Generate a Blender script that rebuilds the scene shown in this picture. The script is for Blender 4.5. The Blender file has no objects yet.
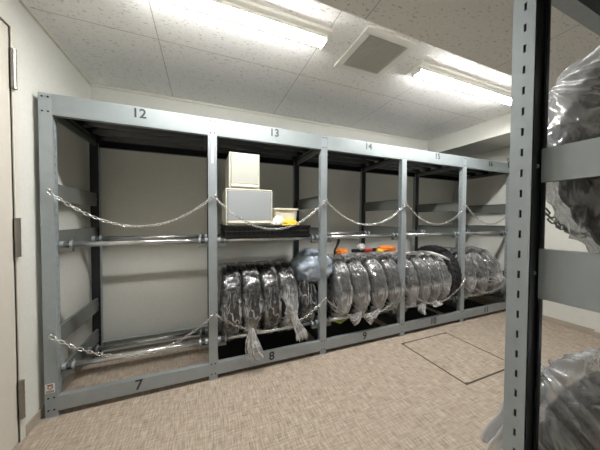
import bpy, bmesh, math, random
from mathutils import Vector, Matrix, Euler, noise
random.seed(7)
C = bpy.context.scene.collection
PI = math.pi

# ------------------------------------------------------------------ helpers
def link(o, parent=None):
    C.objects.link(o)
    if parent is not None:
        o.parent = parent
    return o

class MB:
    """collects shapes into one mesh"""
    def __init__(s):
        s.v = []; s.f = []; s.m = []; s.mats = []
    def mi(s, mat):
        if mat not in s.mats: s.mats.append(mat)
        return s.mats.index(mat)
    def raw(s, vs, fs, mat):
        b = len(s.v); k = s.mi(mat)
        s.v += [tuple(v) for v in vs]
        for f in fs:
            s.f.append(tuple(i + b for i in f)); s.m.append(k)
        return s
    def box(s, a, b, mat):
        x0, y0, z0 = a; x1, y1, z1 = b
        vs = [(x0,y0,z0),(x1,y0,z0),(x1,y1,z0),(x0,y1,z0),(x0,y0,z1),(x1,y0,z1),(x1,y1,z1),(x0,y1,z1)]
        return s.raw(vs, [(0,3,2,1),(4,5,6,7),(0,1,5,4),(1,2,6,5),(2,3,7,6),(3,0,4,7)], mat)
    def tube(s, pts, r, mat, n=10, closed=False, caps=True, squash=1.0):
        pts = [Vector(p) for p in pts]; N = len(pts); rings = []; up = None
        for i, p in enumerate(pts):
            if closed: t = (pts[(i+1) % N] - pts[i-1]).normalized()
            else: t = (pts[min(i+1, N-1)] - pts[max(i-1, 0)]).normalized()
            if up is None:
                up = Vector((0,0,1)) if abs(t.z) < .9 else Vector((1,0,0))
            a = (up - t * up.dot(t)).normalized(); b = t.cross(a); up = a
            rr = r[i] if isinstance(r, (list, tuple)) else r
            rings.append([p + a * (rr * math.cos(2*PI*k/n)) + b * (rr * squash * math.sin(2*PI*k/n)) for k in range(n)])
        vs = [q for ring in rings for q in ring]; fs = []
        M = N if closed else N - 1
        for i in range(M):
            j = (i + 1) % N
            for k in range(n):
                l = (k + 1) % n
                fs.append((i*n+k, i*n+l, j*n+l, j*n+k))
        if not closed and caps:
            fs.append(tuple(reversed(range(n)))); fs.append(tuple(range((N-1)*n, N*n)))
        return s.raw(vs, fs, mat)
    def cyl(s, p, q, r, mat, n=14): return s.tube([p, q], r, mat, n)
    def mesh(s, name, smooth=False):
        me = bpy.data.meshes.new(name); me.from_pydata(s.v, [], s.f)
        for m in s.mats: me.materials.append(m)
        me.polygons.foreach_set('material_index', s.m)
        bm = bmesh.new(); bm.from_mesh(me); bmesh.ops.recalc_face_normals(bm, faces=bm.faces); bm.to_mesh(me); bm.free()
        if smooth:
            me.polygons.foreach_set('use_smooth', [True] * len(me.polygons))
        if getattr(s, 'att', None):
            me.attributes.new('gather_glint', 'FLOAT', 'POINT').data.foreach_set('value', s.att)
        me.update(); return me
    def build(s, name, parent=None, loc=(0,0,0), rot=(0,0,0), smooth=False, bevel=0):
        o = bpy.data.objects.new(name, s.mesh(name, smooth)); link(o, parent)
        o.location = loc; o.rotation_euler = rot
        if bevel:
            m = o.modifiers.new('bevel', 'BEVEL'); m.width = bevel; m.segments = 2; m.limit_method = 'ANGLE'
        return o

def inst(src, parent, loc, rot=(0,0,0), name=None):
    o = src.copy(); link(o, parent); o.location = loc; o.rotation_euler = rot
    if name: o.name = name
    return o
def tag(o, label, cat, group=None, kind=None):
    if label: o['label'] = label
    if cat: o['category'] = cat
    if group: o['group'] = group
    if kind: o['kind'] = kind
    return o
def thing(name, label, cat, loc=(0,0,0), rot=(0,0,0), group=None):
    o = bpy.data.objects.new(name, None); link(o); o.location = loc; o.rotation_euler = rot
    o.empty_display_size = .1
    return tag(o, label, cat, group)
def struct(o):
    o['kind'] = 'structure'; return o

# ------------------------------------------------------------------ materials
def lin(c):
    return tuple((x/12.92 if x <= .04045 else ((x+.055)/1.055)**2.4) for x in [y/255 for y in c]) + (1,)
def base(name):
    m = bpy.data.materials.new(name); m.use_nodes = True
    nt = m.node_tree; b = nt.nodes['Principled BSDF']; return m, nt, b
def N(nt, t, **kw):
    n = nt.nodes.new(t)
    for k, v in kw.items(): setattr(n, k, v)
    return n
def simple(name, col, rough=.5, metal=0, spec=.5, nscale=0, namp=.06, bump=0, bscale=200):
    m, nt, b = base(name)
    b.inputs['Roughness'].default_value = rough; b.inputs['Metallic'].default_value = metal
    b.inputs['Specular IOR Level'].default_value = spec
    b.inputs['Base Color'].default_value = lin(col)
    tc = N(nt, 'ShaderNodeTexCoord')
    if nscale:
        t = N(nt, 'ShaderNodeTexNoise'); t.inputs['Scale'].default_value = nscale; t.inputs['Detail'].default_value = 4
        nt.links.new(tc.outputs['Object'], t.inputs['Vector'])
        r = N(nt, 'ShaderNodeValToRGB'); c = lin(col)
        r.color_ramp.elements[0].position = .3; r.color_ramp.elements[1].position = .7
        r.color_ramp.elements[0].color = tuple(max(0, x*(1-namp)) for x in c[:3]) + (1,)
        r.color_ramp.elements[1].color = tuple(min(1, x*(1+namp)) for x in c[:3]) + (1,)
        nt.links.new(t.outputs['Fac'], r.inputs['Fac']); nt.links.new(r.outputs['Color'], b.inputs['Base Color'])
    if bump:
        t = N(nt, 'ShaderNodeTexNoise'); t.inputs['Scale'].default_value = bscale; t.inputs['Detail'].default_value = 3
        nt.links.new(tc.outputs['Object'], t.inputs['Vector'])
        bp = N(nt, 'ShaderNodeBump'); bp.inputs['Strength'].default_value = bump; bp.inputs['Distance'].default_value = .003
        nt.links.new(t.outputs['Fac'], bp.inputs['Height']); nt.links.new(bp.outputs['Normal'], b.inputs['Normal'])
    return m

WALL  = simple('wallpaper', (215,215,208), .85, spec=.2, nscale=60, namp=.03, bump=.25, bscale=220)
TRIM  = simple('trim_paint', (214,211,200), .6)
BASEB = simple('baseboard_vinyl', (170,160,146), .6)
DOORM = simple('door_sheet', (212,206,195), .45, nscale=30, namp=.015)
STEEL = simple('hinge_steel', (150,146,138), .32, metal=.9)
GALV  = simple('galvanised_paint', (158,166,170), .40, metal=.3, nscale=18, namp=.05)
GALVB = simple('beam_paint', (144,152,154), .42, metal=.25, nscale=14, namp=.04)
PLATE = simple('side_plate_paint', (112,116,112), .42, metal=.25, nscale=14, namp=.04)
PIPEM = simple('zinc_pipe', (196,198,198), .24, metal=.9, nscale=30, namp=.05)
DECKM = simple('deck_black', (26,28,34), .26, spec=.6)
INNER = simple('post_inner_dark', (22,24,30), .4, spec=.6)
BOLTM = simple('bolt_dark', (38,38,38), .5, metal=.4)
CHAINM= simple('chain_zinc', (215,215,212), .25, metal=.85)
CHAIND= simple('chain_dark', (120,120,120), .3, metal=.9)
NUMB  = simple('number_ink', (48,48,50), .6)
WHITE = simple('white_enamel', (236,236,230), .45)
GRILL = simple('grille_grey', (222,222,215), .55)
GRILD = simple('grille_dark', (188,188,182), .8)
RUBB  = simple('tyre_rubber', (27,27,29), .62, nscale=80, namp=.15, bump=.2, bscale=150)
CREAM = simple('cream_plastic', (226,223,206), .4)
GREYP = simple('grey_translucent_front', (160,164,166), .3)
BLACKP= simple('black_plastic', (20,20,21), .45)
STICK = simple('sticker_white', (232,230,226), .5)
STRED = simple('sticker_red', (150,60,55), .5)
CLOTHB= simple('blue_grey_cloth', (176,190,206), .8, nscale=14, namp=.12, bump=.3, bscale=60)
ORANG = simple('orange_cloth', (236,132,44), .75, nscale=25, namp=.1)
REDS  = simple('red_strap', (200,58,44), .7)
YELL  = simple('yellow_cloth', (226,190,60), .75)
LIME  = simple('lime_strap', (176,180,62), .7)
WHCL  = simple('white_film_wad', (232,230,226), .4, bump=.3, bscale=90)
DARKF  = simple('floor_darken', (14,14,14), .8)

def emis(name, col, s):
    m = bpy.data.materials.new(name); m.use_nodes = True; nt = m.node_tree; nt.nodes.clear()
    e = N(nt, 'ShaderNodeEmission'); e.inputs['Color'].default_value = col; e.inputs['Strength'].default_value = s
    o = N(nt, 'ShaderNodeOutputMaterial'); nt.links.new(e.outputs[0], o.inputs[0]); return m
LAMP = emis('lamp_diffuser', (1.0, .99, .965, 1), 45)

def math_node(nt, op, a, b=None, c=None):
    n = N(nt, 'ShaderNodeMath', operation=op)
    for i, x in enumerate((a, b, c)):
        if x is None: continue
        if isinstance(x, (int, float)): n.inputs[i].default_value = x
        else: nt.links.new(x, n.inputs[i])
    return n.outputs[0]

def carpet_mat():
    m, nt, b = base('loop_carpet'); b.inputs['Roughness'].default_value = .95; b.inputs['Specular IOR Level'].default_value = .1
    tc = N(nt, 'ShaderNodeTexCoord')
    def ns(scale, sx, sy, det=2):
        mp = N(nt, 'ShaderNodeMapping'); mp.inputs['Scale'].default_value = (sx, sy, 1)
        nt.links.new(tc.outputs['Object'], mp.inputs['Vector'])
        t = N(nt, 'ShaderNodeTexNoise'); t.inputs['Scale'].default_value = scale; t.inputs['Detail'].default_value = det
        nt.links.new(mp.outputs[0], t.inputs['Vector']); return t.outputs['Fac']
    a = ns(125, 1, .11); c = ns(115, .11, 1); d = ns(240, 1, 1)
    s = math_node(nt, 'ADD', math_node(nt, 'MULTIPLY', a, .5), math_node(nt, 'MULTIPLY', c, .35))
    s = math_node(nt, 'ADD', s, math_node(nt, 'MULTIPLY', d, .25))
    r = N(nt, 'ShaderNodeValToRGB'); e = r.color_ramp.elements
    e[0].position = .37; e[0].color = lin((128,115,102)); e[1].position = .74; e[1].color = lin((198,185,169))
    x = e.new(.55); x.color = lin((166,152,137))
    nt.links.new(s, r.inputs['Fac']); nt.links.new(r.outputs[0], b.inputs['Base Color'])
    bp = N(nt, 'ShaderNodeBump'); bp.inputs['Strength'].default_value = .5; bp.inputs['Distance'].default_value = .004
    nt.links.new(s, bp.inputs['Height']); nt.links.new(bp.outputs[0], b.inputs['Normal'])
    return m
CARPET = carpet_mat()

def tile_mat(name, col, x0, px, y0, py):
    m, nt, b = base(name); b.inputs['Roughness'].default_value = .9; b.inputs['Specular IOR Level'].default_value = .15
    tc = N(nt, 'ShaderNodeTexCoord'); sp = N(nt, 'ShaderNodeSeparateXYZ'); nt.links.new(tc.outputs['Object'], sp.inputs[0])
    def joint(c, o, p):
        t = math_node(nt, 'DIVIDE', math_node(nt, 'SUBTRACT', c, o - 50*p), p)
        f = math_node(nt, 'FRACT', t)
        d = math_node(nt, 'MINIMUM', f, math_node(nt, 'SUBTRACT', 1.0, f))
        return math_node(nt, 'LESS_THAN', d, .0022 / p)
    j = math_node(nt, 'MAXIMUM', joint(sp.outputs['X'], x0, px), joint(sp.outputs['Y'], y0, py))
    mp = N(nt, 'ShaderNodeMapping'); mp.inputs['Scale'].default_value = (1, 2.6, 1); mp.inputs['Rotation'].default_value = (0,0,.5)
    nt.links.new(tc.outputs['Object'], mp.inputs['Vector'])
    t = N(nt, 'ShaderNodeTexNoise'); t.inputs['Scale'].default_value = 42; t.inputs['Detail'].default_value = 3; t.inputs['Distortion'].default_value = .6
    nt.links.new(mp.outputs[0], t.inputs['Vector'])
    r = N(nt, 'ShaderNodeValToRGB'); e = r.color_ramp.elements; c = lin(col)
    e[0].position = .32; e[0].color = tuple(x*.62 for x in c[:3]) + (1,)
    e[1].position = .40; e[1].color = c
    nt.links.new(t.outputs['Fac'], r.inputs['Fac'])
    mx = N(nt, 'ShaderNodeMix', data_type='RGBA')
    nt.links.new(j, mx.inputs[0]); nt.links.new(r.outputs[0], mx.inputs[6]); mx.inputs[7].default_value = tuple(x*.5 for x in c[:3]) + (1,)
    nt.links.new(mx.outputs[2], b.inputs['Base Color'])
    bp = N(nt, 'ShaderNodeBump'); bp.inputs['Strength'].default_value = .3; bp.inputs['Distance'].default_value = .003
    nt.links.new(t.outputs['Fac'], bp.inputs['Height']); nt.links.new(bp.outputs[0], b.inputs['Normal'])
    return m
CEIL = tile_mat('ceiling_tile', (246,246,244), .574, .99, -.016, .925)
SOFFIT_SHADED = tile_mat('soffit_tile_shaded', (226,224,218), .574, .99, -1.75, .925)  # same tile as the ceiling, its shade put into a lower colour

def film(name, haze, painted_glint, tint=(1,1,1,1), scale=9, lo=.50, hi=.60, gloss=1.0):
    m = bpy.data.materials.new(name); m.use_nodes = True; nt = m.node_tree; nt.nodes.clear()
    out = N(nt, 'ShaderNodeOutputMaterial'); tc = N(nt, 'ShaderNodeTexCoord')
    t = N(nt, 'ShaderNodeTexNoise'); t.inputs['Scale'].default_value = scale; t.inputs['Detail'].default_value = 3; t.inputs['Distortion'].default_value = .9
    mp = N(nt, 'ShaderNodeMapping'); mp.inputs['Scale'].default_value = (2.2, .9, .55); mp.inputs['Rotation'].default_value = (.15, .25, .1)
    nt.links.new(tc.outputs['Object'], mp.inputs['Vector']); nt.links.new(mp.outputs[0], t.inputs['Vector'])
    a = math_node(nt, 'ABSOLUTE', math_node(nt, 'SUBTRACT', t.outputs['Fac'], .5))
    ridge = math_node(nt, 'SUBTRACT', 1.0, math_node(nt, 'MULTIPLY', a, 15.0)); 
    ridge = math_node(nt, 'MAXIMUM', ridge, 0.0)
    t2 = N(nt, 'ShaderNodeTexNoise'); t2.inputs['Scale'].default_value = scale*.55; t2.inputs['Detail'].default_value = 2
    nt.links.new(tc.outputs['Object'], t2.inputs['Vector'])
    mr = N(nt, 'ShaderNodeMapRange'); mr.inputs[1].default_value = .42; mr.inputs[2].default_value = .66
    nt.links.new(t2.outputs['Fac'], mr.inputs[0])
    fac = math_node(nt, 'MULTIPLY', math_node(nt, 'MULTIPLY', ridge, mr.outputs[0]), painted_glint)  # wrinkle highlights painted as white streaks along noise ridges
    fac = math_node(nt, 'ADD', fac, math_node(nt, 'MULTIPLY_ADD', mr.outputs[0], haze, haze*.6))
    at = N(nt, 'ShaderNodeAttribute'); at.attribute_name = 'gather_glint'
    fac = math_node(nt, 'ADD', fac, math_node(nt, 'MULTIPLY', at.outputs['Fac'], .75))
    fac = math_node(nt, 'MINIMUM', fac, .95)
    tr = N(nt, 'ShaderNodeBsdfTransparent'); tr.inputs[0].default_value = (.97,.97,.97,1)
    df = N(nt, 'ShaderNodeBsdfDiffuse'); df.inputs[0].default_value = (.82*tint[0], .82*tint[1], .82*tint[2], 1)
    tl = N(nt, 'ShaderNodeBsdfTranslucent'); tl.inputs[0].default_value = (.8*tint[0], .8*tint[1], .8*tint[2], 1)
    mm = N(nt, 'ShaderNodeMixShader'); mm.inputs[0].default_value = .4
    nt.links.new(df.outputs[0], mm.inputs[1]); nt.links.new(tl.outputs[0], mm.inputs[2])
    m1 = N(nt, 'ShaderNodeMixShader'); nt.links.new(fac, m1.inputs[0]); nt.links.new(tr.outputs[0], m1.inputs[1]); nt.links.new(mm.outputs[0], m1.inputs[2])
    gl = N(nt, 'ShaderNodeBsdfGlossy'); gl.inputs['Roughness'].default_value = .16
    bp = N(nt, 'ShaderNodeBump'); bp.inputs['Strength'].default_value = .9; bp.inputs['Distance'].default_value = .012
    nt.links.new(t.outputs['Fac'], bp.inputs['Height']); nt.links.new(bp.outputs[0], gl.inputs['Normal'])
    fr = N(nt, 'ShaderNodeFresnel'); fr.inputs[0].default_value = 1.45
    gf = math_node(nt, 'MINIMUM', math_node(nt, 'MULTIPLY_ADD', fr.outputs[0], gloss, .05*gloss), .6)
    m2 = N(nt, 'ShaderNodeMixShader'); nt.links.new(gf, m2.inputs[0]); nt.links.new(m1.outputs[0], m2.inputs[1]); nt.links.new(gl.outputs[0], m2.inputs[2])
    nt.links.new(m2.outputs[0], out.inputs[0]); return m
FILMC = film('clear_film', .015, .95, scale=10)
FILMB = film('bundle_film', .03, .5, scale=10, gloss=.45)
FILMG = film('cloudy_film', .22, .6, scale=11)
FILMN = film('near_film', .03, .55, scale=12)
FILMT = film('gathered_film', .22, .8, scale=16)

# ------------------------------------------------------------------ room shell
XL, XR, YB, YF, HC = -.06, 4.56, .79, -2.27, 2.348
SOF_Y, SOF_Z = -.862, 2.14
m = MB(); m.box((XL-.1, YF-.1, -.06), (XR+.1, YB+.1, 0), CARPET); struct(m.build('floor'))
m = MB(); m.box((XL-.1, YF-.1, HC), (XR+.1, YB+.1, HC+.08), CEIL); struct(m.build('ceiling'))
m = MB(); m.box((XL, YF, SOF_Z), (XR, SOF_Y, HC), SOFFIT_SHADED); struct(m.build('trim_1'))
m = MB(); m.box((3.957, SOF_Y, SOF_Z), (XR, YB, HC), WALL); struct(m.build('trim_2'))
m = MB(); m.box((XL-.1, YB, 0), (XR+.1, YB+.1, HC), WALL); struct(m.build('wall_back'))
m = MB(); m.box((XL-.1, YF-.1, 0), (XR+.1, YF, HC), WALL); struct(m.build('wall_front'))
m = MB(); m.box((XR, YF, 0), (XR+.1, YB, HC), WALL); m.box((XR-.07, YF, 0), (XR, -.74, SOF_Z), WALL); struct(m.build('wall_right'))
DY1, DY0, DZ = -.148, -1.0, 2.142
m = MB(); m.box((XL-.1, DY1, 0), (XL, YB, HC), WALL); m.box((XL-.1, YF, 0), (XL, DY0, HC), WALL); m.box((XL-.1, DY0, DZ), (XL, DY1, HC), WALL)
struct(m.build('wall_left'))
# crown strips
m = MB(); m.box((XL, SOF_Y, HC-.022), (XL+.014, YB, HC), TRIM); struct(m.build('trim_3'))
m = MB(); m.box((XL+.014, YB-.012, HC-.02), (3.957, YB, HC), TRIM); struct(m.build('trim_4'))
# baseboards
m = MB(); m.box((XL, DY1+.035, 0), (XL+.008, YB, .06), BASEB); struct(m.build('baseboard_left'))
m = MB(); m.box((XL+.008, YB-.008, 0), (XR, YB, .06), BASEB); struct(m.build('baseboard_back'))
m = MB(); m.box((XR-.008, -.74, 0), (XR, YB-.008, .06), BASEB); m.box((XR-.078, YF, 0), (XR-.07, -.74, .06), BASEB); m.box((XR-.078,-.74,0),(XR,-.732,.06), BASEB); struct(m.build('baseboard_right'))
# door
m = MB(); m.box((XL-.045, DY0+.003, .008), (XL-.004, DY1-.004, DZ-.004), DOORM)
door = struct(m.build('door_1'))
m = MB(); m.box((XL-.05, DY1, 0), (XL+.006, DY1+.035, DZ+.035), TRIM); m.box((XL-.05, DY0-.035, 0), (XL+.006, DY0, DZ+.035), TRIM)
m.box((XL-.05, DY0, DZ), (XL+.006, DY1, DZ+.035), TRIM)
m.build('door_frame', door, bevel=.002)
for z0, z1 in ((.13,.33), (.98,1.18), (1.835,2.035)):
    m = MB(); m.cyl((XL+.012, DY1-.002, z0), (XL+.012, DY1-.002, z1), .011, STEEL)
    for q in (z0+.001, (z0+z1)/2+.03, z1-.006): m.cyl((XL+.012, DY1-.002, q), (XL+.012, DY1-.002, q+.005), .0125, STEEL)
    m.box((XL+.006, DY1, z0+.01), (XL+.009, DY1+.028, z1-.01), STEEL)
    m.build('hinge', door)
# door lever (left of the frame, outside the photograph's left edge)
m = MB(); m.cyl((XL-.004, DY0+.06, 1.0), (XL+.05, DY0+.06, 1.0), .011, STEEL); m.cyl((XL+.05, DY0+.06, 1.0), (XL+.05, DY0+.18, 1.0), .009, STEEL)
m.build('door_handle', door, smooth=True)

# floor hatch
hx, hy, hw = 2.576, -.115, .61
ht = thing('floor_hatch', 'square carpeted inspection hatch with dark edge strip set in the floor', 'floor hatch', (hx+hw/2, hy-hw/2, 0))
m = MB(); h = hw/2; g = .011
DARKE = simple('hatch_edge', (66,58,50), .7)
for a, b in (((-h,-h),(h,-h+g)), ((-h,h-g),(h,h)), ((-h,-h),(-h+g,h)), ((h-g,-h),(h,h))):
    m.box((a[0],a[1],0), (b[0],b[1],.0025), DARKE)
for sx in (-1,1):
    for sy in (-1,1):
        m.box((min(sx*h, sx*(h-.035)), min(sy*h, sy*(h-.018)), 0), (max(sx*h, sx*(h-.035)), max(sy*h, sy*(h-.018)), .003), DARKE)
m.build('edge_strip', ht)
m = MB(); m.box((-h+g,-h+g,0), (h-g,h-g,.0015), CARPET); m.build('carpet_panel', ht)

# ------------------------------------------------------------------ ceiling fittings
def strip_light(x0, x1, label):
    t = thing('ceiling_light', label, 'ceiling light', ((x0+x1)/2, -.445, HC), group='ceiling strip lights')
    L = (x1-x0)/2
    m = MB(); m.box((-L-.03, -.078, -.020), (L+.03, .082, 0), WHITE); m.build('base_plate', t, bevel=.004)
    m = MB(); prof = [(-.042,-.020),(-.042,-.042),(-.034,-.052),(-.004,-.056),(.026,-.052),(.034,-.042),(.034,-.020)]
    n = len(prof); vs = [(-L, y, z) for y, z in prof] + [(L, y, z) for y, z in prof]
    fs = [(k, k+1, n+k+1, n+k) for k in range(n-1)] + [tuple(range(n)), tuple(range(n, 2*n)), (0, n, 2*n-1, n-1)]
    m.raw(vs, fs, LAMP); m.build('diffuser', t)
    m = MB()
    for y, zz in ((-.046, -.042), (.034, -.0405)): m.box((-L, y, zz), (L, y+.004, -.018), WHITE)
    m.build('side_mask', t)  # added strips mask the diffuser sides to limit spill on the ceiling
    for sx in (-1, 1):
        m = MB(); m.box((min(sx*L, sx*(L+.012)), -.045, -.058), (max(sx*L, sx*(L+.012)), .037, -.018), WHITE); m.build('end_cap', t, bevel=.004)
strip_light(.45, 1.555, 'lit strip light on the ceiling above the crate and boxes, left of the vent')
strip_light(2.36, 3.60, 'lit strip light on the ceiling right of the square vent')

vt = thing('ceiling_vent', 'square white ceiling vent with a slatted grille between the two strip lights', 'vent', (1.967, -.43, HC))
m = MB(); o_, i_ = .205, .155
for a, b in (((-o_,-o_),(o_,-i_)), ((-o_,i_),(o_,o_)), ((-o_,-i_),(-i_,i_)), ((i_,-i_),(o_,i_))):
    m.box((a[0],a[1],-.014), (b[0],b[1],0), WHITE)
m.build('frame', vt, bevel=.003)
m = MB(); m.box((-i_,-i_,-.003), (i_,i_,0), GRILD); m.build('backing', vt)
m = MB()
for k in range(26):
    y = -i_ + .012 + k*(2*i_-.024)/25
    m.raw([(-i_,y-.004,-.016),(i_,y-.004,-.016),(i_,y+.002,-.007),(-i_,y+.002,-.007),(-i_,y-.002,-.017),(i_,y-.002,-.017),(i_,y+.004,-.008),(-i_,y+.004,-.008)],
          [(0,1,2,3),(4,7,6,5),(0,4,5,1),(2,6,7,3)], GRILL)
m.build('grille', vt)
dt = thing('ceiling_detector', 'round white ceiling fitting beside the right strip light, half hidden by the soffit', 'ceiling fitting', (2.89, -.668, HC))
def lathe(m, prof, mat, n=32):
    vs = []; fs = []
    for k in range(n):
        a = 2*PI*k/n
        for r, z in prof: vs.append((r*math.cos(a), r*math.sin(a), z))
    P = len(prof)
    for k in range(n):
        l = (k+1) % n
        for j in range(P-1): fs.append((k*P+j, l*P+j, l*P+j+1, k*P+j+1))
    return m.raw(vs, fs, mat)
m = MB(); lathe(m, [(.105,0),(.105,-.008),(.098,-.012),(.08,-.012),(.07,-.006)], WHITE); m.build('rim', dt, smooth=True)
m = MB(); lathe(m, [(.072,-.005),(.06,-.014),(.03,-.02),(.0005,-.021)], WHITE); m.build('cap', dt, smooth=True)

# ------------------------------------------------------------------ rack parts
BW, RH, RD, PW, PD = .9016, 1.9, .70, .03, .047
def post_mesh():
    m = MB(); t = .0025
    # channel, closed web at y=0 (plain face), open at y=PD
    m.box((-PW, 0, 0), (PW, t, RH), GALV)
    for s in (-1, 1):
        x0, x1 = (PW-t, PW) if s > 0 else (-PW, -PW+t)
        ys = (t, .0222, .0276, PD)
        m.box((x0, ys[0], 0), (x1, ys[1], RH), GALV); m.box((x0, ys[2], 0), (x1, ys[3], RH), GALV)
        z = 0.0; k = 0
        while z < RH:
            a = .036 + k*.05
            top = min(RH, a)
            m.box((x0, ys[1], z), (x1, ys[2], top), GALV)
            z = a + .0185; k += 1
        xa, xb = (PW-.013, PW) if s > 0 else (-PW, -PW+.013)
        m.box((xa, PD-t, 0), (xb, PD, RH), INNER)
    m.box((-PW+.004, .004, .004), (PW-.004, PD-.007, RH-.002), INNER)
    for z in (.045, .118, 1.795, 1.878):
        for x in (-.013, .013):
            m.tube([(x, .001, z), (x, -.0025, z)], .0052, BOLTM, 6)
    # foot
    m.box((-PW-.004, -.003, 0), (PW+.004, PD+.004, .004), GALV)
    return m
post_src = None
def make_rack(name, label, cat, origin, nb, flip, tops=None, bots=None, pipe_y=None, plates=((1.283,.107),(.998,.107),(.402,.107),(.138,.107),(1.783,.107)), py0=.03, pmat=PLATE, px=.012):
    """flip=+1: front faces -Y, depth goes +Y;  flip=-1: rotated half a turn"""
    global post_src
    r = thing(name, label, cat, origin, (0,0,0 if flip > 0 else PI))
    d = 1 if flip > 0 else -1
    X = lambda i: d*i*BW
    first = {}
    def part(key, nm, builder, loc, rot=(0,0,0)):
        if key not in first:
            first[key] = builder(nm); o = first[key]
        else:
            o = first[key].copy(); link(o)
        o.parent = r; o.location = loc; o.rotation_euler = rot
        return o
    posts = []
    for i in range(nb+1):
        posts.append(part('post', 'post', lambda nm: post_mesh().build(nm), (X(i), 0, 0)))
        part('post', 'post', None, (X(i), RD, 0), (0,0,PI))
        for z0, ph in plates:
            key = 'p%.3f' % ph
            def pb(nm):
                m = MB(); y0, y1 = py0, RD-py0
                m.box((-.003, y0, 0), (.0, y1, ph), pmat)
                m.box((-.018, y0, 0), (-.003, y1, .0025), PLATE); m.box((-.018, y0, ph-.0025), (-.003, y1, ph), PLATE)
                for y in (PD-.01, RD-PD+.01): m.tube([(0, y, ph/2), (.004, y, ph/2)], .007, GALV, 6)
                return m.build(nm)
            part(key, 'side_plate', pb, (X(i)+px, 0, z0))
    def beam(nm, h, mat):
        m = MB(); L = BW/2 - PW + .001; y0 = -.001
        m.box((-L, y0, 0), (L, y0+.003, h), mat)
        m.box((-L, y0+.003, h-.003), (L, y0+.035, h), mat); m.box((-L, y0+.003, 0), (L, y0+.035, .003), mat)
        m.box((-L, y0+.003, .003), (-L+.004, y0+.035, h-.003), mat); m.box((L-.004, y0+.003, .003), (L, y0+.035, h-.003), mat)
        return m.build(nm)
    tb, bb = [], []
    for i in range(nb):
        xc = X(i) + d*BW/2
        tb.append(part('tb', 'top_beam', lambda nm: beam(nm, .121, GALVB), (xc, 0, 1.778)))
        bb.append(part('bb', 'bottom_beam', lambda nm: beam(nm, .087, GALV), (xc, 0, .034)))
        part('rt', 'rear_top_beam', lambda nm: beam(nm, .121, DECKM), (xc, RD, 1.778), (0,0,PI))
        part('rb', 'rear_bottom_beam', lambda nm: beam(nm, .087, GALV), (xc, RD, .034), (0,0,PI))
        def deck(nm):
            m = MB(); L = BW/2 - .016; y0, y1 = .036, RD-.036
            m.box((-L, y0, .055), (L, y1, .059), DECKM)
            for k in range(4):
                y = y0 + .06 + k*.165
                m.raw([(-L,y,.055),(-L,y+.012,.02),(-L,y+.045,.02),(-L,y+.057,.055),(L,y,.055),(L,y+.012,.02),(L,y+.045,.02),(L,y+.057,.055)],
                      [(0,1,5,4),(1,2,6,5),(2,3,7,6),(0,3,2,1),(4,5,6,7)], DECKM)
            for s in (-1,1):
                xa, xb = sorted((s*(L-.002), s*(L-.045)))
                m.box((xa, y0, .012), (xb, y1, .018), DECKM)
            return m.build(nm)
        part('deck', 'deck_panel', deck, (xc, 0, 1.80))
        for (y, z) in pipe_y:
            def pipe(nm):
                m = MB(); L = BW/2 - .034; m.tube([(-L,0,0),(L,0,0)], .0175, PIPEM, 18); o = m.build(nm, smooth=False)
                for p in o.data.polygons: p.use_smooth = len(p.vertices) == 4
                for s in (-1,1):
                    c = MB(); x = s*(L-.055)
                    c.tube([(x-.007,0,0),(x+.007,0,0)], .0215, GALV, 14); c.tube([(x,0,.02),(x,0,.034)], .004, GALV, 6)
                    c.tube([(s*(L-.02),0,0),(s*L,0,0)], .021, GALV, 14)
                    c.box((min(s*(L-.065),s*L), -.012, -.062), (max(s*(L-.065),s*L), .012, -.0195), PLATE) if False else None
                    c.box((min(s*(L-.06),s*(L+.003)), -.016, -.045), (max(s*(L-.06),s*(L+.003)), .016, -.018), PLATE)
                    c.build('pipe_bracket', o)
                return o
            if 'pipe' not in first:
                o = part('pipe', 'pipe', pipe, (xc, y, z))
            else:
                src = first['pipe']; o = src.copy(); link(o, r); o.location = (xc, y, z)
                for ch in src.children:
                    q = ch.copy(); link(q, o)
    return r, posts, tb, bb

def text(s, size, parent, loc, rot, mat=NUMB, name='bay_number'):
    cu = bpy.data.curves.new(name, 'FONT'); cu.body = s; cu.size = size; cu.align_x = 'CENTER'; cu.align_y = 'CENTER'; cu.extrude = .0005; cu.offset = .0016
    tmp = bpy.data.objects.new('tmp', cu); C.objects.link(tmp); bpy.context.view_layer.update()
    me = bpy.data.meshes.new_from_object(tmp.evaluated_get(bpy.context.evaluated_depsgraph_get()))
    bpy.data.objects.remove(tmp); bpy.data.curves.remove(cu)
    me.name = name; me.materials.clear(); me.materials.append(mat)
    o = bpy.data.objects.new(name, me); link(o, parent); o.location = loc; o.rotation_euler = rot; return o

PF, PR_ = .05, .40
far, fposts, ftb, fbb = make_rack('tyre_rack', 'long grey steel tyre rack of five bays along the back wall', 'storage rack', (0,0,0), 5, 1,
                    pipe_y=((PF,1.02),(.50,1.02),(PF,.27),(PR_,.19)))
for i in range(5):
    text(str(12+i), .082, ftb[i], (.008, -.0016, .078), (PI/2,0,0))
    text(str(7+i), .092, fbb[i], (-.012, -.0016, .048), (PI/2,0,0))
# stickers on the posts
m = MB(); m.box((-.006,-.002,1.58), (.006,-.0012,1.795), STICK)
o = m.build('label_strip', fposts[1]); o['label'] = 'narrow white label strip'
m = MB(); m.box((-.026,-.002,.150), (.018,-.0012,.205), STICK)
for k in range(2): m.box((-.022,-.0026,.154+k*.006), (.014,-.002,.157+k*.006), NUMB)
m.tube([(.0+.011*math.cos(a*PI/8)-.002, -.0024, .184+.011*math.sin(a*PI/8)) for a in range(16)], .0022, STRED, 6, closed=True)
m.box((-.018,-.0026,.195), (.010,-.002,.2), NUMB)
o = m.build('warning_sticker', fposts[0]); o['label'] = 'white warning sticker with red and black print'

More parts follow.
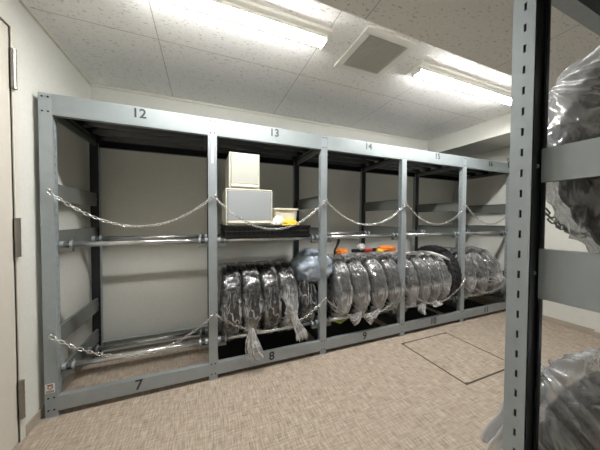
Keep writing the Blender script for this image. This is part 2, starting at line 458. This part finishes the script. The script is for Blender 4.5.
NX, NY = 1.594, -1.465
near, nposts, ntb, nbb = make_rack('tyre_rack', 'grey slotted steel rack at the right edge, close to the camera', 'storage rack', (NX, NY, 0), 3, -1,
                    pmat=GALV, px=-.006, py0=.047, plates=((1.272,.08),(.988,.122),(.402,.107),(.138,.107),(1.783,.107)), pipe_y=((.155,1.05),(.575,1.05),(.155,.26),(.575,.26)))

# ------------------------------------------------------------------ chains
def chain(pa, pb, sag, label, mat=CHAINM, group=None, hooks=(True, True), scale=1.0):
    pa, pb = Vector(pa), Vector(pb); mid = (pa+pb)/2
    o = bpy.data.objects.new('safety_chain', None); link(o); o.location = (pa.x, pa.y, pa.z)
    tag(o, label, 'chain', group)
    n = 60; pts = [pa.lerp(pb, k/n) - Vector((0,0, sag*4*(k/n)*(1-k/n))) for k in range(n+1)]
    cum = [0]
    for k in range(n): cum.append(cum[-1] + (pts[k+1]-pts[k]).length)
    def at(s):
        for k in range(n):
            if s <= cum[k+1]:
                f = (s-cum[k])/(cum[k+1]-cum[k]); return pts[k].lerp(pts[k+1], f), (pts[k+1]-pts[k]).normalized()
        return pts[-1], (pts[-1]-pts[-2]).normalized()
    pitch = .025*scale; cnt = int(cum[-1]/pitch); pitch = cum[-1]/cnt; wire = .0023*scale; hl, hw_ = .0165*scale, .0075*scale
    m = MB(); rng = random.Random(len(label))
    for k in range(cnt):
        c, t = at((k+.5)*pitch); s = t.cross(Vector((0,0,1))).normalized(); u = s.cross(t)
        a = (.5 if k % 2 else -1.05) + rng.uniform(-.25,.25)
        w = s*math.cos(a) + u*math.sin(a)
        loop = []
        for q in range(10):
            th = 2*PI*q/10
            cx = math.cos(th); sx = math.sin(th)
            loop.append(c - pa + t*((hl-hw_)*(1 if cx > .01 else -1 if cx < -.01 else 0) + hw_*cx) + w*hw_*sx)
        m.tube(loop, wire, mat, 6, closed=True)
    m.build('chain_links', o, smooth=True)
    for f, p in zip(hooks, (pa, pb)):
        if not f: continue
        h = MB(); l = p - pa
        h.tube([l+Vector((.010,0,-.004)), l+Vector((.006,-.002,.012)), l+Vector((-.006,-.002,.012)), l+Vector((-.010,0,.0)), l+Vector((-.006,0,-.012)), l+Vector((.004,.0,-.012))], .0032, mat, 6)
        sg = 1 if pa.y > -1 else -1.2; h.cyl(l+Vector((0,-.006*sg,.010)), l+Vector((0,.0185*sg,.010)), .005, mat, 8)
        h.build('hook', o, smooth=True)
ups = ['above the empty pipes of the bay numbered 12', 'in front of the white drawer boxes and crate', 'over the upper pipes of the bay numbered 14', 'over the upper pipes of the bay numbered 15', 'over the upper pipes of the last bay, by the right wall']
los = ['across the empty lower pipes of the bay numbered 7', 'in front of the four bagged tyres of the bay numbered 8', 'in front of the bagged tyres of the bay numbered 9', 'in front of the bagged tyres of the bay numbered 10', 'in front of the tyres of the last bay, by the right wall']
for i in range(5):
    xa, xb = i*BW, (i+1)*BW
    chain((xa+.014,-.018,1.335), (xb-.014,-.018,1.325), .20 if i != 1 else .23, 'zinc chain sagging ' + ups[i], group='chains across the rack bays')
    chain((xa+.014,-.02,.49), (xb-.014,-.02,.475), (.19,.185,.21,.2,.18)[i], 'zinc chain sagging ' + los[i], group='chains across the rack bays')
chain((NX+.02,-1.443,1.335), (NX+BW-.014,-1.443,1.325), .2, 'dark chain in front of the big tyre on the near rack', mat=CHAIND, group='chains across the rack bays', scale=1.15)

# ------------------------------------------------------------------ tyres
def tyre_mesh(R, hw, seg=90):
    rr = R*.63
    prof = [(-hw*.62,rr,0),(-hw*.86,rr*1.02,0),(-hw*1.0,R*.80,0),(-hw*.98,R*.88,0),(-hw*.88,R*.965,1),(-hw*.74,R*.995,1),
            (-hw*.46,R,1),(-hw*.44,R-.008,0),(-hw*.36,R-.008,0),(-hw*.34,R,2),(-hw*.05,R,2),(-hw*.04,R-.008,0),(hw*.04,R-.008,0),(hw*.05,R,2),(hw*.34,R,2),(hw*.36,R-.008,0),(hw*.44,R-.008,0),(hw*.46,R,1),
            (hw*.74,R*.995,1),(hw*.88,R*.965,1),(hw*.98,R*.88,0),(hw*1.0,R*.80,0),(hw*.86,rr*1.02,0),(hw*.62,rr,0),(hw*.8,R*.85,0),(hw*.6,R-.022,0),(-hw*.6,R-.022,0),(-hw*.8,R*.85,0)]
    P = len(prof); vs = []; fs = []
    for k in range(seg):
        a = 2*PI*k/seg; ph = k % 3
        for x, r, g in prof:
            r2 = r - (.007 if (g == 1 and ph == 0) or (g == 2 and ph == 1) else 0)
            vs.append((x, r2*math.cos(a), R + r2*math.sin(a)))
    for k in range(seg):
        l = (k+1) % seg
        for j in range(P):
            q = (j+1) % P
            fs.append((k*P+j, k*P+q, l*P+q, l*P+j))
    return MB().raw(vs, fs, RUBB)
def fbm(v, o=3):
    return noise.fractal(v, 1.0, 2.0, o)
def bag_mesh(R, hw, knot, seed, mat, amp=.010, nA=180, nT=52, pull=.8, sig=.11, puff=.02, knotx=0, klen=.03, gs=.15, ga=.6, box=.36, fine=0):
    Rb, hb = R+puff, hw+puff*.8; K = Vector((knotx, (Rb+klen)*math.cos(knot), (Rb+klen)*math.sin(knot)))
    off = Vector((seed*3.1, seed*1.7, seed*5.3)); vs = []; fs = []; att = []
    kd = K.normalized(); tn = Vector((1,0,0)).cross(kd)
    for i in range(nT+1):
        t = PI*i/nT; c, s = math.cos(t), math.sin(t)
        x = -hb*math.copysign(abs(c)**box, c); r = Rb*abs(s)**.5
        x *= 1 - .28*math.exp(-(r/(.42*R))**2)
        for k in range(nA):
            a = 2*PI*k/nA
            p = Vector((x, r*math.cos(a), r*math.sin(a)))
            nrm = Vector((x/hb*.9, p.y/Rb, p.z/Rb)); nrm = nrm.normalized() if nrm.length > 1e-6 else Vector((1,0,0))
            q = p - K; d = q.length
            phi = math.atan2(q.dot(tn), q.x)
            w = fbm(p*7 + off)
            rid = (1-abs(fbm(Vector((p.x*5, p.y*11, p.z*11)) + off*2, 2))*2.2)
            ple = math.sin(phi*11 + 3*fbm(p*4 + off)) * math.exp(-d/.22)
            if fine: rid += fine*(.5-abs(fbm(Vector((p.x*16+phi*1.5, p.y*20, p.z*20)) + off, 2))*2)
            p = p + nrm*(amp*.8*w + amp*.9*max(rid,-.3) + amp*1.3*ple)
            # keep the film outside the tyre
            g = pull*math.exp(-(d/sig)**2)
            p = p.lerp(K, g)
            vs.append((p.x, p.y, p.z + R))
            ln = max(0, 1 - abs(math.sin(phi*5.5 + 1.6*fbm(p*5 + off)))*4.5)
            att.append(min(1, ga*math.exp(-(d/gs)**2) + .7*ln*math.exp(-d/.28)))  # layered film whitens at the knot; the radiating lines are painted highlights
    for i in range(nT):
        for k in range(nA):
            l = (k+1) % nA
            fs.append((i*nA+k, i*nA+l, (i+1)*nA+l, (i+1)*nA+k))
    b_ = MB().raw(vs, fs, mat); b_.att = att; return b_, Vector((K.x, K.y, K.z+R))
def tail_mesh(a, b, r0, r1, seed, mat, mid=None, n=90, rows=26, closed_end=True, white=0):
    """a gathered, pleated end of a bag from the tie at a to the tip at b"""
    a, b = Vector(a), Vector(b); t = (b-a).normalized(); L = (b-a).length
    s = t.cross(Vector((.3,.9,.2))).normalized(); u = t.cross(s); vs = []; fs = []
    off = Vector((seed*2.3, seed, seed*.7))
    att = []
    for i in range(rows+1):
        f = i/rows
        r = r0 + (r1-r0)*f**.75
        if closed_end and f > .9: r *= 1-((f-.9)/.1)**2*.25
        for k in range(n):
            th = 2*PI*k/n
            fold = abs(math.sin(th*4.5 + seed + .8*math.sin(f*4+seed)))
            rr = r*(.62 + .5*fold + .35*fbm(Vector((math.cos(th)*1.5, math.sin(th)*1.5, f*2)) + off))
            c = a + t*(L*(f + .10*f*fbm(Vector((math.cos(th)*2, math.sin(th)*2, 3)) + off))) + s*(.008*math.sin(f*5+seed))
            vs.append(c + s*(rr*math.cos(th)) + u*(rr*.6*math.sin(th)))
            att.append(min(1, white + .8*math.exp(-(f/.25)**2) + .4*max(0, 1-(1-fold)*6) + .2*max(0, 1-fold*5)))  # dense film at the tie, plus highlights painted along the folds
    for i in range(rows):
        for k in range(n):
            l = (k+1) % n; fs.append((i*n+k, i*n+l, (i+1)*n+l, (i+1)*n+k))
    b_ = MB().raw(vs, fs, mat); b_.att = att; return b_
tcache = {}
def wrapped(label, loc, R, hw, knot=None, seed=0, mat=None, rot=(0,0,0), group=None, tail=None, tailr=(.012,.045), name='wrapped_tyre', twhite=0, **kw):
    """loc = centre of the tyre; knot angle in the YZ plane (0 = +Y, 90 = up)"""
    rm = Euler(rot).to_matrix(); base_ = Vector(loc) - rm @ Vector((0,0,R))
    t = thing(name, label, 'tyre', base_, rot, group)
    key = (R, hw)
    if key not in tcache: tcache[key] = tyre_mesh(R, hw).mesh('tyre', False)
    o = bpy.data.objects.new('tyre', tcache[key]); link(o, t)
    if mat is not None:
        kd = math.radians(knot)
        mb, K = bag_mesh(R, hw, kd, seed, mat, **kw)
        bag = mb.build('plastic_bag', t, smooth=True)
        if tail is not None:
            b = rm.inverted() @ (Vector(tail) - base_)
            d_ = (K - Vector((0,0,R))).normalized()
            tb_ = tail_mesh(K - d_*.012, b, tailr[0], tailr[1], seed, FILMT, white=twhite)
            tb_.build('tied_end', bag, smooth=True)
    return t
def cy(R):   # centre of a tyre of radius R resting on the two lower pipes of the far rack
    d2 = Vector((PR_-PF, .19-.27)); half = d2.length/2; h = math.sqrt((R+.019)**2 - half*half)
    nrm = Vector((-d2.y, d2.x)).normalized(); mid = Vector(((PF+PR_)/2, .23))
    c = mid + nrm*h; return c.x, c.y
G8, G9, G10, G11 = 'bagged tyres in bay 8', 'bagged tyres in bay 9', 'bagged tyres in bay 10', 'bagged tyres in bay 11'
R8 = .295; y8, z8 = cy(R8)
wrapped('tyre in clear film leftmost in the bay numbered 8', (1.035,y8,z8), R8, .073, -80, 1, FILMC, group=G8, pull=.3)
wrapped('tyre in clear film with a long tied tail hanging above the number 8', (1.19,y8,z8), R8, .073, 206, 2, FILMC, group=G8, tail=(1.205,-.045,.11), tailr=(.014,.062), knotx=-.02, klen=.02, gs=.10, ga=.8)
wrapped('tyre in clear film third from the left in the bay numbered 8', (1.345,y8,z8), R8, .073, -70, 3, FILMC, group=G8, pull=.3)
wrapped('tyre with bunched white film and tied tail left of the blue-grey bundle', (1.50,y8,z8), R8, .073, 192, 4, FILMC, group=G8, tail=(1.575,-.055,.20), tailr=(.018,.045), knotx=.02, klen=.03, sig=.14, gs=.18, ga=1.0)
R9 = .305; y9, z9 = cy(R9)
for i, (x, k, tl, lb) in enumerate(((2.03, 205, None, 'leftmost in the bay numbered 9'), (2.215, 212, (2.09,-.02,.25), 'second from the left in the bay numbered 9'),
                               (2.41, 212, (2.25,-.02,.235), 'third from the left in the bay numbered 9'), (2.60, 215, None, 'under the larger orange cloth in the bay numbered 9'))):
    wrapped('tyre in cloudy film ' + lb.replace('the bay numbered 9','the third bay'), (x,y9,z9), R9, .085, k, 10+i, FILMG, rot=(0,0,(-.06,-.04,.0,.03)[i]), group=G9, tail=tl, tailr=(.012,.05), puff=.02)
R10 = .295; y10, z10 = cy(R10)
for i, (x, k, tl, lb) in enumerate(((2.85, 210, (2.80,-.05,.32), 'with a small white knot, leftmost in the bay numbered 10'), (3.02, 212, (2.93,-.03,.22), 'second from the left in the bay numbered 10'),
                               (3.19, 212, (3.17,-.03,.25), 'third from the left in the bay numbered 10'), (3.345, 200, None, 'touching the bare black tyre in the bay numbered 10'))):
    wrapped('tyre in cloudy film ' + lb.replace('the bay numbered 10','the fourth bay'), (x,y10,z10), R10, .075, k, 20+i, FILMG, rot=(0,0,(-.05,-.05,-.1,-.12)[i]), group=G10, tail=tl, tailr=((.012,.03) if i == 0 else (.012,.05)), puff=.02)
yb, zb = cy(.335)
wrapped('bare black tyre right of the bagged tyres in the bay numbered 10', (3.49,yb,zb), .335, .075, rot=(0,0,-.05), name='car_tyre')
R11 = .30; y11, z11 = cy(R11)
for i, (x, k, tl, lb) in enumerate(((3.76, 205, None, 'leftmost in the last bay by the right wall'), (3.98, 215, None, 'in the middle of the last bay by the right wall'), (4.22, 190, (4.27,-.05,.47), 'rightmost in the last bay by the right wall'))):
    wrapped('tyre in crumpled film ' + lb, (x,y11,z11), R11, .09, k, 30+i, FILMG, rot=(0,0,(-.16,-.1,-.06)[i]), group=G11, tail=tl, tailr=(.02,.05), puff=.024, amp=.014)
# near rack
wrapped('big black tyre in clear film on the near rack, behind its upper plates', (1.665+.115,-1.83,1.344), .338, .115, 29, 41, FILMN, group='tyres on the near rack', amp=.013, puff=.02, pull=.75, sig=.11, klen=.045, knotx=-.07, nA=240, nT=70, box=.26, fine=.6, gs=.15, ga=.9)
wrapped('large tyre in pale wrinkled film low on the near rack, bottom right corner', (1.665+.115,-1.83,.568), .352, .115, 30, 42, FILMN, group='tyres on the near rack', tail=(1.655,-1.40,.49), tailr=(.03,.055), twhite=.45, knotx=-.06, amp=.014, puff=.03, pull=.35, sig=.2, nA=240, nT=70, box=.26, fine=.6, gs=.24, ga=.5)

# tyre leaning under the bundle
wrapped('small tyre in dark shadow under the blue-grey bundle in the bay numbered 8', (1.685,.30,.45), .255, .065, 230, 50, FILMC, rot=(.0,.08,.05), pull=.3)

def blob(name, loc, rad, seed, mat, amp=.18, freq=2.5, sub=5, flat=None):
    bm = bmesh.new(); bmesh.ops.create_icosphere(bm, subdivisions=sub, radius=1)
    off = Vector((seed*4.1, seed*2.2, seed))
    for v in bm.verts:
        p = v.co.copy(); d = 1 + amp*fbm(p*freq+off) + amp*.6*(.5-abs(fbm(p*freq*1.9+off*2,2)))
        q = Vector((p.x*rad[0], p.y*rad[1], p.z*rad[2]))*d
        if flat is not None: q.z = max(q.z, flat)
        v.co = q
    for f in bm.faces: f.smooth = True
    me = bpy.data.meshes.new(name); bm.to_mesh(me); bm.free(); me.materials.append(mat)
    o = bpy.data.objects.new(name, me); link(o); o.location = loc; return o
b = blob('cloth_bundle', (1.79,.20,.735), (.185,.18,.15), 3, CLOTHB, amp=.16, freq=1.6)
tag(b, 'blue-grey cloth bundle in clear film lying behind the third post', 'bundle')
f = blob('clear_wrap', (0,0,0), (.197,.192,.162), 3, FILMB, amp=.18, freq=1.6); f.parent = b
# ------------------------------------------------------------------ things on the upper tier of bay 8
cr = thing('folded_crate', 'black folded plastic crate lying on the upper pipes under the white boxes', 'crate', (1.335, .26, 1.0385))
m = MB(); L, Dp, h = .355, .235, .092
m.box((-L,-Dp,0), (L,Dp,.012), BLACKP); m.box((-L+.008,-Dp+.008,.012), (L-.008,Dp-.008,.078), BLACKP)
m.build('body', cr)
m = MB()
for a, b_ in (((-L,-Dp),(L,-Dp+.014)), ((-L,Dp-.014),(L,Dp)), ((-L,-Dp),(-L+.014,Dp)), ((L-.014,-Dp),(L,Dp))):
    m.box((a[0],a[1],.074), (b_[0],b_[1],h), BLACKP)
    m.box((a[0],a[1],.040), (b_[0],b_[1],.048), BLACKP)
for k in range(19):
    x = -L+.02+k*(2*L-.04)/18
    m.box((x-.003,-Dp+.002,.012), (x+.003,-Dp+.01,.074), BLACKP)
m.build('rim', cr, bevel=.002)
m = MB()
for k in range(23):
    x = -L+.02+k*(2*L-.04)/22; m.box((x-.004,-Dp+.014,.078), (x+.004,Dp-.014,.088), BLACKP)
for k in range(13):
    y = -Dp+.03+k*(2*Dp-.06)/12; m.box((-L+.014,y-.004,.078), (L-.014,y+.004,.0885), BLACKP)
m.build('lattice', cr)

GREYW = simple('pale_translucent_front', (186,187,178), .3)
def drawer(label, x0, x1, z0, z1, y0, dep, fm=GREYP):
    w = (x1-x0)/2; h = z1-z0
    t = thing('drawer_box', label, 'storage box', ((x0+x1)/2, y0+dep/2, z0), group='white drawer boxes'); d = dep/2; e = .010
    m = MB()
    m.box((-w,-d,0), (w,d,e), CREAM); m.box((-w,-d,h-e), (w,d,h), CREAM); m.box((-w,-d,e), (-w+e,d,h-e), CREAM); m.box((w-e,-d,e), (w,d,h-e), CREAM); m.box((-w+e,d-e,e), (w-e,d,h-e), CREAM)
    m.build('body', t, bevel=.004)
    m = MB(); m.box((-w+e+.003,-d-.006,e+.028), (w-e-.003,-d+.004,h-e-.004), fm); m.build('drawer_front', t, bevel=.004)
    m = MB(); m.box((-w+e+.003,-d-.010,e+.003), (w-e-.003,-d+.004,e+.026), CREAM); m.build('drawer_lip', t, bevel=.004)
drawer('large white drawer box with a grey translucent front standing on the black crate', .995, 1.357, 1.131, 1.412, .045, .40)
drawer('small white drawer box stacked on top of the larger drawer box', 1.022, 1.253, 1.413, 1.688, .05, .38, GREYW)

tr = thing('storage_tub', 'cream plastic tub with a flared rim beside the large drawer box', 'tub', (1.485, .20, 1.131))
m = MB(); n = 40
def sq(r0, r1, th):
    c, s = math.cos(th), math.sin(th); return (r0*math.copysign(abs(c)**.4, c), r1*math.copysign(abs(s)**.4, s))
rows = [(.100,.130,.0),(.112,.142,.125),(.121,.151,.127),(.121,.151,.140),(.112,.142,.140),(.109,.139,.135),(.097,.127,.006)]
vs = []; fs = []
for a_, b_, z in rows:
    for k in range(n):
        x, y = sq(a_, b_, 2*PI*k/n); 
        vs.append((x, y, z))
for i in range(len(rows)-1):
    for k in range(n):
        l = (k+1) % n; fs.append((i*n+k, i*n+l, (i+1)*n+l, (i+1)*n+k))
fs.append(tuple(range(n))); fs.append(tuple(range((len(rows)-1)*n, len(rows)*n)))
m.raw(vs, fs, CREAM); m.build('tub_body', tr, smooth=False, bevel=0)
yl = blob('yellow_cloth', (1.50, .035, 1.131), (.085,.03,.045), 8, YELL, amp=.3, freq=2.2, sub=4, flat=0.0)
tag(yl, 'crumpled yellow cloth on the black crate in front of the cream tub', 'cloth')
yl2 = blob('white_film', (1.40, .035, 1.131), (.045,.022,.07), 9, WHCL, amp=.3, freq=2.2, sub=4, flat=0.0)
tag(yl2, 'crumpled white film on the black crate between drawer box and yellow cloth', 'plastic film')

# ------------------------------------------------------------------ small things around the tyres
ztop = z9 + R9 + .026
o = blob('orange_cloth', (2.20,.36,ztop+.01), (.075,.05,.035), 12, ORANG, amp=.3, sub=4, flat=-.025); tag(o, 'small orange cloth on the leftmost tyre of the bay numbered 9', 'cloth')
o = blob('orange_cloth', (2.83,.38,ztop+.01), (.12,.06,.04), 13, ORANG, amp=.3, sub=4, flat=-.025); tag(o, 'larger orange cloth on the rightmost tyre of the bay numbered 9', 'cloth')
o = blob('yellow_cloth', (2.70,.36,ztop), (.05,.05,.022), 14, YELL, amp=.25, sub=4, flat=-.015); tag(o, 'yellow cloth between the red strap and the larger orange cloth', 'cloth')
m = MB(); m.tube([(2.34,.37,ztop+.012),(2.42,.36,ztop+.016),(2.48,.355,ztop+.014)], .02, BLACKP, 10, squash=.5)
m.tube([(2.48,.355,ztop+.014),(2.55,.35,ztop+.012),(2.60,.35,ztop+.012)], .019, REDS, 10, squash=.5)
m.tube([(2.60,.35,ztop+.012),(2.66,.355,ztop+.012)], .021, BLACKP, 10, squash=.5)
o = m.build('strap', smooth=True); tag(o, 'rolled red and black strap lying on the tyres of the bay numbered 9', 'strap')
o = blob('white_film', (2.46,.36,ztop+.05), (.04,.03,.035), 15, WHCL, amp=.4, sub=4); tag(o, 'crumpled white film on top of the red and black strap', 'plastic film')
m = MB(); m.tube([(2.145,.39,.995),(2.15,.36,1.0),(2.155,.33,.99),(2.15,.33,.95),(2.13,.33,.90),(2.105,.33,.86),(2.095,.32,.79)], [.022,.024,.026,.024,.018,.016,.018], BLACKP, 10, squash=.6)
o = m.build('hanging_strap', smooth=True); tag(o, 'black strap hanging from the upper pipes under the number 14', 'strap')
m = MB(); m.tube([(1.925,.08,.255),(1.97,.09,.235),(2.04,.10,.20)], .012, LIME, 8, squash=.5); m.tube([(2.04,.10,.20),(2.10,.12,.212),(2.16,.14,.222)], .012, LIME, 8, squash=.5)
o = m.build('yellow_strap', smooth=True); tag(o, 'folded yellow-green strap below the leftmost tyre of the bay numbered 9', 'strap')
zt = z10 + R10 + .024
for k, (p, nm) in enumerate((([(2.86,.20,zt),(2.95,.16,zt+.008),(3.05,.13,zt+.002),(3.10,.10,zt)], 'long white rolled film over the left tyres of the bay numbered 10'),
                             ([(3.13,.14,zt+.02),(3.22,.10,zt+.005),(3.32,.05,zt-.03),(3.42,.03,zt-.075)], 'white twisted film drooping over the right tyres of the bay numbered 10'))):
    m = MB(); m.tube(p, [.012,.017,.014,.011], WHCL, 12); 
    o = m.build('rolled_film', smooth=True); tag(o, nm, 'plastic film')

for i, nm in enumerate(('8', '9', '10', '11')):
    m = MB(); m.box((-BW/2+.05, .045, 0), (BW/2-.05, RD-.06, .006), DARKF)  # added black sheets deepen the darkness under the tyres
    o = m.build('floor_darkener', loc=((i+1.5)*BW, 0, 0)); tag(o, 'added black sheet darkening the floor under the tyres of the bay numbered ' + nm, 'darkening sheet', 'added darkening sheets under the tyre bays')

# ------------------------------------------------------------------ camera, world, view
f_, yaw, pitch, roll = 238.6173, .3838, -.0242, .004
fw = Vector((math.sin(yaw)*math.cos(pitch), math.cos(yaw)*math.cos(pitch), math.sin(pitch)))
r0 = Vector((math.cos(yaw), -math.sin(yaw), 0)); u0 = r0.cross(fw)
rt = r0*math.cos(roll) + u0*math.sin(roll); up = -r0*math.sin(roll) + u0*math.cos(roll)
cam = bpy.data.cameras.new('camera'); co = bpy.data.objects.new('camera', cam); C.objects.link(co)
cam.sensor_width = 36; cam.sensor_fit = 'HORIZONTAL'; cam.lens = f_*36/600; cam.clip_start = .02
M = Matrix((rt, up, -fw)).transposed().to_4x4(); M.translation = Vector((.8404,-1.8325,1.1798)); co.matrix_world = M
sc = bpy.context.scene; sc.camera = co
w = bpy.data.worlds.new('world'); w.use_nodes = True; w.node_tree.nodes['Background'].inputs[0].default_value = (.05,.05,.05,1); sc.world = w
sc.view_settings.view_transform = 'Standard'; sc.view_settings.look = 'None'; sc.view_settings.exposure = 1.46; sc.view_settings.gamma = 1
sc.cycles.max_bounces = 12; sc.cycles.diffuse_bounces = 6; sc.cycles.transparent_max_bounces = 32
